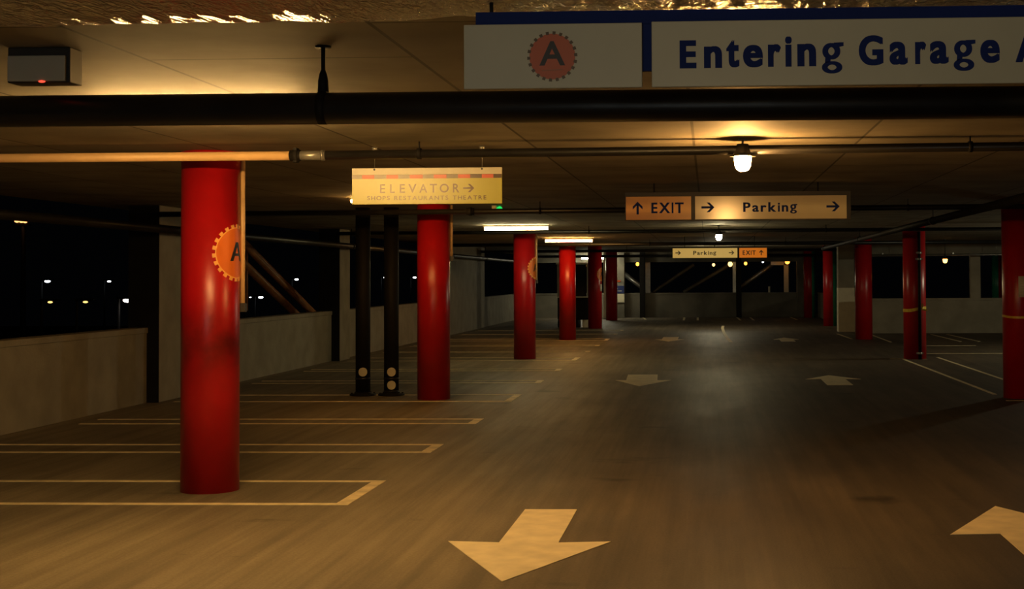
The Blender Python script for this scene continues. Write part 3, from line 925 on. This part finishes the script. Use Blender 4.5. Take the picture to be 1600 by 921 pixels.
# elevator sign
Y = 10.6
ev = thing('elevator_sign', (-2.13, Y, 2.213), 'yellow elevator sign with a red and black dashed stripe', 'sign')
MB().box(-2.705, -1.558, Y, Y + 0.02, 2.213, 2.437, bevel=0.002).build('yellow_panel', M['panel_yellow'], ev)
MB().box(-2.705, -1.558, Y - 0.0005, Y + 0.0205, 2.437, 2.489, bevel=0.002).build('top_strip', M['panel_white'], ev)
pl = XZ(Y)
edges = [550, 566, 585, 604, 622.5, 640.5, 661, 678, 698, 716, 735, 753, 771, 784]
xe = [-2.705 + (e - 550) * (1.147 / 234) for e in edges]
for i in range(len(xe) - 1):
    mb = MB().prism([(xe[i], 2.408), (xe[i + 1], 2.408), (xe[i + 1], 2.437), (xe[i], 2.437)], pl, 0, 0.0015)
    mb.build('red_dash' if i % 2 else 'black_dash', M['sign_red'] if i % 2 else M['brown_ink'], ev)
mb = MB()
cx0 = -2.705
def ex(px): return cx0 + (px - 550) * (1.147 / 234)
for ch, a, b in (('E', 594, 602), ('L', 610, 617), ('E', 625, 633), ('V', 638.5, 651), ('A', 655.5, 668), ('T', 672, 683), ('O', 687.5, 701.5), ('R', 708, 718)):
    put_letter(mb, ch, ex(a), ex(b), 2.299, 2.366, pl, 0, 0.0015, bold=0.012)
mb.build('lettering', M['brown_ink'], ev)
MB().prism(arrow2d(ex(732.5), 2.332, 0.085, 0.062, 0.013, 'right')[0], pl, 0, 0.0016).build('arrow', M['brown_ink'], ev)
mb = MB()
put_word(mb, 'SHOPS RESTAURANTS THEATRE', ex(574), ex(760), 2.245, 2.276, pl, 0, 0.0014, bold=0.012, track=0.20)
mb.build('small_lettering', M['brown_ink'], ev)
for x in (-2.533, -1.709):
    MB().tube((x, Y - 0.0015, 2.478), (x, Y + 0.02, 2.478), 0.008, 14).build('eyelet', M['ink'], ev)
    mb = MB().tube((x, Y + 0.01, 2.48), (x, Y + 0.01, ZC), 0.0025, 8)
    mb.lathe([(0, ZC), (0.022, ZC), (0.018, ZC - 0.03), (0, ZC - 0.014)], x, Y + 0.01, 14)
    mb.build('hanging_wire', M['steel'], ev)

def parking_sign(Y, x_ex, x_pk, z0, z1, fr, label, exit_left, tm):
    t = thing('parking_sign', ((x_pk[0] + x_pk[1]) / 2, Y, z0), label, 'sign', 'orange and cream exit and parking signs')
    xa, xb = min(x_ex[0], x_pk[0]), max(x_ex[1], x_pk[1])
    mb = MB().box(xa - fr * 0.2, xb + fr, Y + 0.012, Y + 0.05, z0 - fr * 0.3, z1 + fr)
    mb.build('frame', M['dark_plastic'], t)
    MB().box(x_ex[0], x_ex[1], Y, Y + 0.014, z0, z1, bevel=0.002).build('exit_panel', M['panel_orange' if exit_left else 'orange_added_glow'], t)
    MB().box(x_pk[0], x_pk[1], Y, Y + 0.014, z0, z1, bevel=0.002).build('parking_panel', M['panel_cream' if exit_left else 'cream_added_glow'], t)
    pl = XZ(Y)
    H = z1 - z0; W = x_pk[1] - x_pk[0]; We = x_ex[1] - x_ex[0]
    mb = MB()
    zl, zh = z0 + H * 0.28, z0 + H * 0.74
    if exit_left:
        put_word(mb, 'EXIT', x_ex[0] + We * 0.39, x_ex[0] + We * 0.885, zl, zh, pl, 0, 0.002, bold=0.012, track=0.11, fat=0.003)
        ax = x_ex[0] + We * 0.18
    else:
        put_word(mb, 'EXIT', x_ex[0] + We * 0.12, x_ex[0] + We * 0.60, zl, zh, pl, 0, 0.002, bold=0.012, track=0.11, fat=0.003)
        ax = x_ex[0] + We * 0.80
    mb.build('exit_lettering', M[tm], t)
    MB().prism(arrow2d(ax, z0 + H * 0.51, H * 0.55, H * 0.42, H * 0.095, 'up')[0], pl, 0, 0.002).build('arrow', M[tm], t)
    mb = MB()
    put_word(mb, 'Parking', x_pk[0] + W * 0.318, x_pk[0] + W * 0.675, z0 + H * 0.31, z0 + H * 0.72, pl, 0, 0.002, bold=0.012, track=0.11, fat=0.003)
    mb.build('parking_lettering', M[tm], t)
    for fx in (0.085, 0.91):
        MB().prism(arrow2d(x_pk[0] + W * fx, z0 + H * 0.52, H * 0.56, H * 0.42, H * 0.095, 'right')[0], pl, 0, 0.002).build('arrow', M[tm], t)
    for x in (xa + 0.3, xb - 0.3):
        MB().tube((x, Y + 0.03, z1), (x, Y + 0.03, ZC), 0.007, 8).build('hanger_rod', M['black_matte'], t)
    return t
parking_sign(15.0, (-0.872, -0.175), (-0.134, 1.474), 2.260, 2.508, 0.045, 'large orange and cream exit and parking sign, exit arrow at its left end', True, 'navy')
parking_sign(35.0, (0.778, 1.456), (-0.876, 0.729), 2.118, 2.358, 0.025, 'small far exit and parking sign, orange exit end at its right', False, 'brown_ink')

# small blue sign and white board on the far pillar
fs = thing('wall_sign', (-3.58, 56.98, 1.0), 'small dark blue sign on the pillar beside the farthest left column', 'sign')
MB().box(-3.77, -3.40, 56.955, 56.998, 0.99, 1.30, bevel=0.005).build('blue_plate', M['blue_sign'], fs)
mb = MB()
mb.prism([(-3.72, 1.16), (-3.66, 1.16), (-3.66, 1.21), (-3.72, 1.21)], XZ(56.955), 0, 0.004)
mb.prism([(-3.72, 1.08), (-3.50, 1.08), (-3.50, 1.10), (-3.72, 1.10)], XZ(56.955), 0, 0.004)
mb.build('white_mark', M['paper'], fs)
fb = thing('white_board', (-3.58, 56.98, 0.62), 'pale notice board below the small blue sign', 'board')
MB().box(-3.76, -3.395, 56.96, 56.998, 0.63, 0.965, bevel=0.006).build('panel', M['cream_paint'], fb)
MB().box(-3.775, -3.38, 56.975, 56.999, 0.615, 0.98).build('frame', M['steel'], fb)
rl = thing('red_tag', (-3.6, 56.98, 1.42), 'small red tag on the pillar above the blue sign', 'tag')
MB().box(-3.69, -3.55, 56.97, 56.998, 1.46, 1.52, bevel=0.004).build('plate', M['sign_red'], rl)

# emergency light box and exit indicator
eb = thing('emergency_light', (-2.865, 5.9, ZC), 'grey ceiling box with a red indicator, top left', 'emergency light')
MB().box(-2.992, -2.740, 5.88, 5.90, 2.502, 2.612, bevel=0.004).build('face_plate', M['grey_plastic'], eb)
MB().box(-3.000, -2.727, 5.90, 6.02, 2.498, ZC - 0.0, bevel=0.004).build('housing', M['dark_plastic'], eb)
MB().sphere((-2.842, 5.885, 2.500), 0.010, 1.5, 1, 0.5, 10).build('indicator', M['led_red'], eb)
gx = thing('exit_light', (-2.92, 19.4, ZC), 'tiny ceiling light glowing green below the elevator sign corner', 'light')
MB().box(-2.985, -2.925, 19.36, 19.48, 2.56, ZC, bevel=0.004).build('housing', M['cream_paint'], gx)
MB().sphere((-2.885, 19.42, 2.602), 0.042, 1, 0.7, 1, 14).build('lens', M['led_green'], gx)

# ------------------------------------------------------------------ foil-wrapped duct
def foil_duct():
    t = thing('foil_duct', (0, 4.15, ZC), 'crumpled silver foil duct under the ceiling along the top edge', 'duct')
    bm = bmesh.new()
    rnd = random.Random(3)
    nx, x0, x1 = 420, -4.2, 3.4
    prof = []
    for y in [3.55 + 0.10 * k for k in range(9)]: prof.append((y, 0.0))
    for k in range(1, 7):
        a = math.pi / 2 * k / 6
        prof.append((4.45 + 0.11 * math.sin(a), 0.11 - 0.11 * math.cos(a)))
    prof += [(4.565, 0.14), (4.57, 0.18), (4.57, 0.215)]
    phases = [(rnd.uniform(4, 14), rnd.uniform(-3, 3), rnd.uniform(0, 6.28), rnd.uniform(0.3, 1)) for _ in range(9)]
    fine = [(rnd.uniform(30, 80), rnd.uniform(10, 26), rnd.uniform(0, 6.28), rnd.uniform(0.3, 1)) for _ in range(12)]
    rows = []
    for i in range(nx + 1):
        x = x0 + (x1 - x0) * i / nx
        sag = 0.020 * math.exp(-((x + 1.07) / 0.42) ** 2) - 0.02 + 0.012 * math.sin(x * 2.1)
        row = []
        for k, (y, h) in enumerate(prof):
            s = k * 0.11
            w = sum(a * abs(math.sin(f * x + g * s * 0.5 + p)) for f, g, p, a in phases) * 0.0028
            w += sum(a * math.sin(f * x + g * s + p) for f, g, p, a in fine) * 0.0006
            z = 2.462 + h - sag - w + 0.018
            if k >= len(prof) - 1: z = ZC - 0.03
            row.append(bm.verts.new((x, y + w * 0.8 * (1 if k > 8 else 0), min(z, ZC - 0.03))))
        rows.append(row)
    for i in range(nx):
        for k in range(len(prof) - 1):
            f = bm.faces.new((rows[i][k], rows[i + 1][k], rows[i + 1][k + 1], rows[i][k + 1])); f.smooth = False
    # front face up to the ceiling and end caps
    top = [bm.verts.new((r[0].co.x, 3.55, ZC - 0.03)) for r in rows]
    for i in range(nx):
        bm.faces.new((top[i], top[i + 1], rows[i + 1][0], rows[i][0]))
        bm.faces.new((top[i + 1], top[i], rows[i][-1], rows[i + 1][-1]))
    for i in (0, nx): bm.faces.new([top[i]] + rows[i])
    mb = MB(); mb.bm.free(); mb.bm = bm
    mb.build('foil_wrap', M['foil'], t)
    for x in (-3.2, -1.25, 1.9):
        MB().box(x - 0.012, x + 0.012, 4.572, 4.59, 2.50, ZC).build('strap', M['steel'], t)
foil_duct()

# ------------------------------------------------------------------ painted markings
def paint(name, polys, label, cat, group=None, m='paint_line', z=0.004):
    mb = MB()
    for k, p in enumerate(polys):
        zz = z + 0.0004 * k
        mb.prism(p, lambda u, v, d: (u, v, d), 0.0, zz)
    cx = sum(p[0] for q in polys for p in q) / sum(len(q) for q in polys)
    cy = sum(p[1] for q in polys for p in q) / sum(len(q) for q in polys)
    o = mb.build(name, M[m], None, (cx, cy, 0))
    return tag(o, label, cat, group)

hp = [(10.185, 11.41, 'nearest hairpin stall line, round the foot of the nearest red column'),
      (13.24, 13.92, 'second hairpin stall line from the front, at left'),
      (15.84, 16.42, 'third hairpin stall line from the front, before the black pipes'),
      (18.69, 19.81, 'hairpin stall line round the black pipes and the second red column'),
      (21.96, 22.52, 'narrow hairpin stall line just beyond the black pipes'),
      (24.80, 25.35, 'narrow hairpin stall line two beyond the black pipes'),
      (27.83, 28.95, 'hairpin stall line round the third red column at left'),
      (30.9, 31.45, 'hairpin stall line just beyond the third red column'),
      (33.7, 34.25, 'hairpin stall line before the fourth red column'),
      (36.6, 37.7, 'hairpin stall line round the fourth red column at left'),
      (40.4, 41.0, 'hairpin stall line just beyond the fourth red column'),
      (43.3, 43.9, 'farthest hairpin stall line of the left stalls, before the kiosk')]
for y0, y1, lab in hp:
    xe, w, xw = -2.63, 0.075, -7.2
    paint('stall_line', [[(xw, y0), (xe, y0), (xe, y0 + w), (xw, y0 + w)], [(xw, y1 - w), (xe, y1 - w), (xe, y1), (xw, y1)], [(xe - 0.10, y0 + w), (xe, y0 + w), (xe, y1 - w), (xe - 0.10, y1 - w)]],
          lab, 'stall line', 'hairpin stall lines at left')

def floor_arrow(x, y_tip, L, head, wt, wb, sgn, lab, lean=0.0):
    """sgn = -1 points to the camera, +1 away; lean shifts the tail sideways"""
    a = wt / 2
    yb = y_tip - sgn * head
    yn = yb + sgn * 0.12 * 0
    ye = y_tip - sgn * L
    p = [(x, y_tip), (x + a, yb), (x + wb / 2 + lean * 0.3, yb + sgn * 0.04), (x + wb / 2 + lean, ye), (x - wb / 2 + lean, ye), (x - wb / 2 + lean * 0.3, yb + sgn * 0.04), (x - a, yb)]
    if sgn > 0: p = p[::-1]
    paint('floor_arrow', [p], lab, 'arrow', 'white direction arrows on the aisle floor', 'paint_arrow')
floor_arrow(-1.125, 7.637, 2.37, 1.16, 1.02, 0.37, -1, 'nearest white floor arrow, pointing at the camera, lower middle')
floor_arrow(-1.05, 21.28, 2.50, 1.25, 0.90, 0.50, -1, 'second white floor arrow pointing at the camera, left of the aisle middle', -0.06)
floor_arrow(-1.02, 35.97, 2.60, 1.15, 0.75, 0.42, -1, 'farthest white floor arrow pointing at the camera')
floor_arrow(2.035, 10.183, 2.40, 1.12, 1.02, 0.37, 1, 'nearest white floor arrow pointing away, cut by the right picture edge')
floor_arrow(1.985, 23.53, 2.10, 0.90, 0.88, 0.39, 1, 'second white floor arrow pointing away, right half of the aisle')
floor_arrow(2.02, 38.0, 2.25, 1.15, 0.66, 0.36, 1, 'farthest white floor arrow pointing away')

def seg_line(pts, w):
    out = []
    for (x0, y0), (x1, y1) in zip(pts[:-1], pts[1:]):
        d = Vector((x1 - x0, y1 - y0)).normalized(); n = Vector((-d.y, d.x)) * w / 2
        out.append([(x0 - n.x, y0 - n.y), (x0 + n.x, y0 + n.y), (x1 + n.x, y1 + n.y), (x1 - n.x, y1 - n.y)][::-1])
    return out
paint('centre_line', seg_line([(0.49, 47.2), (0.45, 45.0), (0.455, 41.6), (0.49, 38.5), (0.56, 35.5)], 0.09), 'short curved pale line in the middle of the aisle', 'floor line')
G2 = 'thin white stall lines at right'
for pts, lab in (([(3.84, 27.97), (3.95, 19.7)], 'long white line between the two nearest right columns, on the aisle edge'),
                 ([(4.6, 28.6), (4.66, 21.5)], 'white line just right of the aisle-edge line, ending behind the notice column'),
                 ([(4.45, 30.05), (6.25, 30.05)], 'nearer of the two crosswise white lines right of the taped column'),
                 ([(4.9, 33.35), (6.25, 33.35)], 'farther of the two crosswise white lines right of the taped column'),
                 ([(6.22, 39.75), (6.27, 35.4)], 'left one of two lengthwise lines by the right parapet'),
                 ([(6.66, 39.75), (6.73, 35.4)], 'right one of two lengthwise lines by the right parapet'),
                 ([(3.67, 40.4), (3.74, 37.0)], 'white line running from the cream pillar to the plain red column'),
                 ([(4.54, 39.5), (4.52, 35.2)], 'white line just right of the plain red column'),
                 ([(3.60, 28.2), (4.3, 28.0)], 'short white line crossing at the foot of the taped column'),
                 ([(3.9, 18.72), (5.2, 18.72)], 'white line at the foot of the notice column')):
    paint('floor_line', seg_line(pts, 0.06), lab, 'floor line', G2)
G3 = 'stall lines by the end wall'
for pts, lab in (([(-2.63, 57.0), (-2.40, 54.2)], 'leftmost stall line at the foot of the end wall'),
                 ([(-0.97, 57.0), (-0.93, 53.3)], 'second stall line from the left at the end wall'),
                 ([(-0.43, 57.0), (-0.40, 53.3)], 'third stall line from the left at the end wall'),
                 ([(1.15, 57.0), (1.21, 53.0)], 'third stall line from the right at the end wall'),
                 ([(1.68, 57.0), (1.71, 53.0)], 'second stall line from the right at the end wall'),
                 ([(3.30, 57.0), (3.35, 53.5)], 'rightmost stall line at the foot of the end wall')):
    paint('floor_line', seg_line(pts, 0.08), lab, 'floor line', G3)

# ------------------------------------------------------------------ kiosk at the far left
k = thing('pay_kiosk', (-4.5, 46.4, 0), 'black kiosk with dark window, behind the fourth left column', 'kiosk')
MB().box(-4.95, -3.93, 46.15, 46.9, 0.26, 0.98, bevel=0.02).build('body', M['black_matte'], k)
MB().box(-4.14, -3.90, 46.2, 46.85, 0.0, 0.26, bevel=0.01).build('plinth', M['cream_paint'], k)
mb = MB()
for z in (0.13,):
    mb.tube((-4.36, 46.2, z), (-4.20, 46.2, z), 0.13, 20)
mb.build('wheel', M['rubber'], k)
MB().tube((-4.95, 46.3, 0.13), (-4.80, 46.3, 0.13), 0.13, 20).build('wheel', M['rubber'], k)
MB().box(-4.97, -3.90, 46.08, 46.92, 0.98, 1.02, bevel=0.006).build('ledge', M['cream_paint'], k)
MB().box(-4.95, -4.02, 46.45, 46.50, 1.02, 2.06).build('window', M['glass_dark'], k)
for x in (-4.95, -3.965):
    MB().box(x - 0.04, x + 0.04, 46.43, 46.52, 1.02, 2.08).build('post', M['concrete'], k)
MB().box(-5.0, -3.90, 46.15, 46.9, 2.08, 2.13, bevel=0.01).build('roof', M['cream_paint'], k)

pw = thing('pale_post', (-4.06, 55.5, 0), 'slim pale post between the two farthest left columns', 'post')
MB().box(-4.12, -3.98, 55.4, 55.55, 0, ZC, bevel=0.01).build('shaft', M['cream_paint'], pw)
MB().box(-4.16, -3.94, 55.36, 55.59, 0, 0.05, bevel=0.006).build('foot_plate', M['steel'], pw)

# ------------------------------------------------------------------ outside: posts and braces beyond the end wall
def steel_post(x0, x1, label, m='steel', y=59.0):
    t = thing('steel_post', ((x0 + x1) / 2, y, -5.0), label, 'post', 'steel posts beyond the end wall')
    c = (x0 + x1) / 2; w = (x1 - x0)
    mb = MB().box(x0, x1, y, y + 0.02, -4.97, 2.60); mb.box(x0, x1, y + 0.16, y + 0.18, -4.97, 2.60); mb.box(c - 0.012, c + 0.012, y + 0.02, y + 0.16, -4.97, 2.60)
    mb.build('shaft', M[m], t)
    MB().box(x0 - 0.1, x1 + 0.1, y - 0.1, y + 0.28, -5.0, -4.97).build('base_plate', M['steel'], t)
    return t
steel_post(-2.637, -2.423, 'pale steel post left of centre beyond the end wall')
steel_post(1.033, 1.166, 'thin steel post just left of the middle pillar of the end wall')
steel_post(3.169, 3.355, 'steel post lit orange by the largest globe lamp', 'cream_paint')
def brace(a, b, r, label, m='steel', y=59.3):
    o = MB().tube((a[0], y, a[1]), (b[0], y, b[1]), r, 4).build('diagonal_brace', M[m], None, (a[0], y, a[1]))
    return tag(o, label, 'brace', 'diagonal braces beyond the end wall')
brace((-3.60, 1.84), (-2.3, 0.83), 0.10, 'pale diagonal brace at the left end of the end wall')
brace((1.377, 1.20), (2.70, 2.15), 0.09, 'diagonal brace rising right from the middle pillar')
brace((-2.319, 1.00), (-0.6, 2.17), 0.07, 'dim diagonal brace left of the end wall middle', 'concrete_dark')
brace((-1.031, 1.0), (1.0, 2.20), 0.08, 'dim diagonal brace right of the end wall middle', 'concrete_dark')
bm_ = tag(MB().box(2.62, 3.36, 59.0, 59.18, 2.12, 2.28).build('header_beam', M['cream_paint'], None, (2.99, 59.1, 2.2)), 'short orange-lit beam joining the brace to the lamp post', 'beam')
wm = thing('marker_post', (2.47, 57.3, 1.0), 'tiny white marker standing on the end wall top', 'marker')
MB().box(2.43, 2.51, 57.28, 57.34, 1.0, 1.24, bevel=0.005).build('plate', M['paper'], wm)

# brown rails outside the left opening
br_ = thing('ramp_rail', (-8.6, 25.7, 2.3), 'sloping pair of brown steel rails outside the second left opening', 'rail')
def rail(y0, z0, y1, z1, x, r, name='rail'):
    return MB().tube((x, y0, z0), (x, y1, z1), r, 16).build(name, M['rust'], br_)
rail(24.9, 2.60, 46.0, -3.9, -8.62, 0.075); rail(24.9, 2.46, 46.0, -4.04, -8.50, 0.05); rail(24.9, 2.22, 46.0, -4.28, -8.62, 0.075)
for y in (26, 30, 34, 38, 42):
    z = 2.6 - (y - 24.9) * 6.5 / 21.1
    MB().tube((-8.62, y, z), (-8.62, y, max(-5.0, z - 1.2)), 0.02, 10).build('baluster', M['rust'], br_)
mb = MB().box(-8.75, -8.45, 24.9, 24.95, 2.0, 2.66); mb.build('bracket', M['rust'], br_)

# ------------------------------------------------------------------ night lights outside at left
def street_lamp(x, y, z, m, label, r=0.16, group='distant white street lamps seen through the left openings'):
    t = thing('street_lamp', (x, y, -5.0), label, 'street lamp', group)
    MB().tube((x - 0.2, y, -5.0), (x - 0.2, y, z + 0.12), 0.09, 12, 0.05).build('pole', M['black_matte'], t)
    MB().box(x - 0.25, x + 0.6, y - 0.12, y + 0.12, z + 0.06, z + 0.16, bevel=0.02).build('lamp_head', M['dark_plastic'], t)
    MB().sphere((x + 0.18, y, z), r * 0.75, 1.7, 1, 0.7, 12).build('lens', M[m], t)
    return t
street_lamp(-43.19, 90, 1.57, 'street_white', 'leftmost distant white street lamp, above the left one of two yellow lights')
street_lamp(-47.75, 110, 1.52, 'street_white', 'distant white street lamp just up and left of the bright floodlight', 0.13)
street_lamp(-32.67, 110, 1.60, 'street_white', 'distant white street lamp right of the sloping brown rails', 0.13)
street_lamp(-27.89, 120, 1.72, 'street_white', 'distant white street lamp between the two black pipes', 0.14)
street_lamp(-25.34, 120, 1.71, 'street_white', 'distant white street lamp between the right black pipe and the second red column', 0.14)
street_lamp(-29.11, 90, 0.46, 'street_white', 'low distant white street lamp below the sloping brown rails', 0.13)
street_lamp(-31.44, 95, 0.40, 'street_white', 'faintest low street lamp, close to the nearest red column', 0.06)
for x, lab in ((-28.73, 'left one of the two low yellow lights outside'), (-27.17, 'right one of the two low yellow lights outside')):
    street_lamp(x, 60, 0.69, 'street_yellow', lab, 0.09, 'low yellow lights outside at left')
street_lamp(-25.31, 60, 0.75, 'star_white', 'bright white floodlight outside, left of the first pillar', 0.16, None)
tw = thing('tower_lights', (-29.75, 60, -5.0), 'small cluster of orange lights high up outside at left', 'tower lights')
MB().tube((-29.75, 60, -5), (-29.75, 60, 4.05), 0.16, 12, 0.09).build('mast', M['black_matte'], tw)
MB().box(-30.05, -29.45, 59.9, 60.1, 4.02, 4.08).build('crossbar', M['black_matte'], tw)
for dx, dz, r in ((-0.22, 0.06, 0.085), (-0.02, 0.05, 0.085), (0.14, 0.03, 0.075), (0.30, 0.10, 0.045)):
    MB().sphere((-29.75 + dx, 59.85, 4.16 + dz), r, 1.25, 1, 0.8, 10).build('lamp', M['tower_orange'], tw)
MB().box(-30.0, -29.5, 59.88, 60.0, 4.08, 4.20).build('lamp_bracket', M['black_matte'], tw)
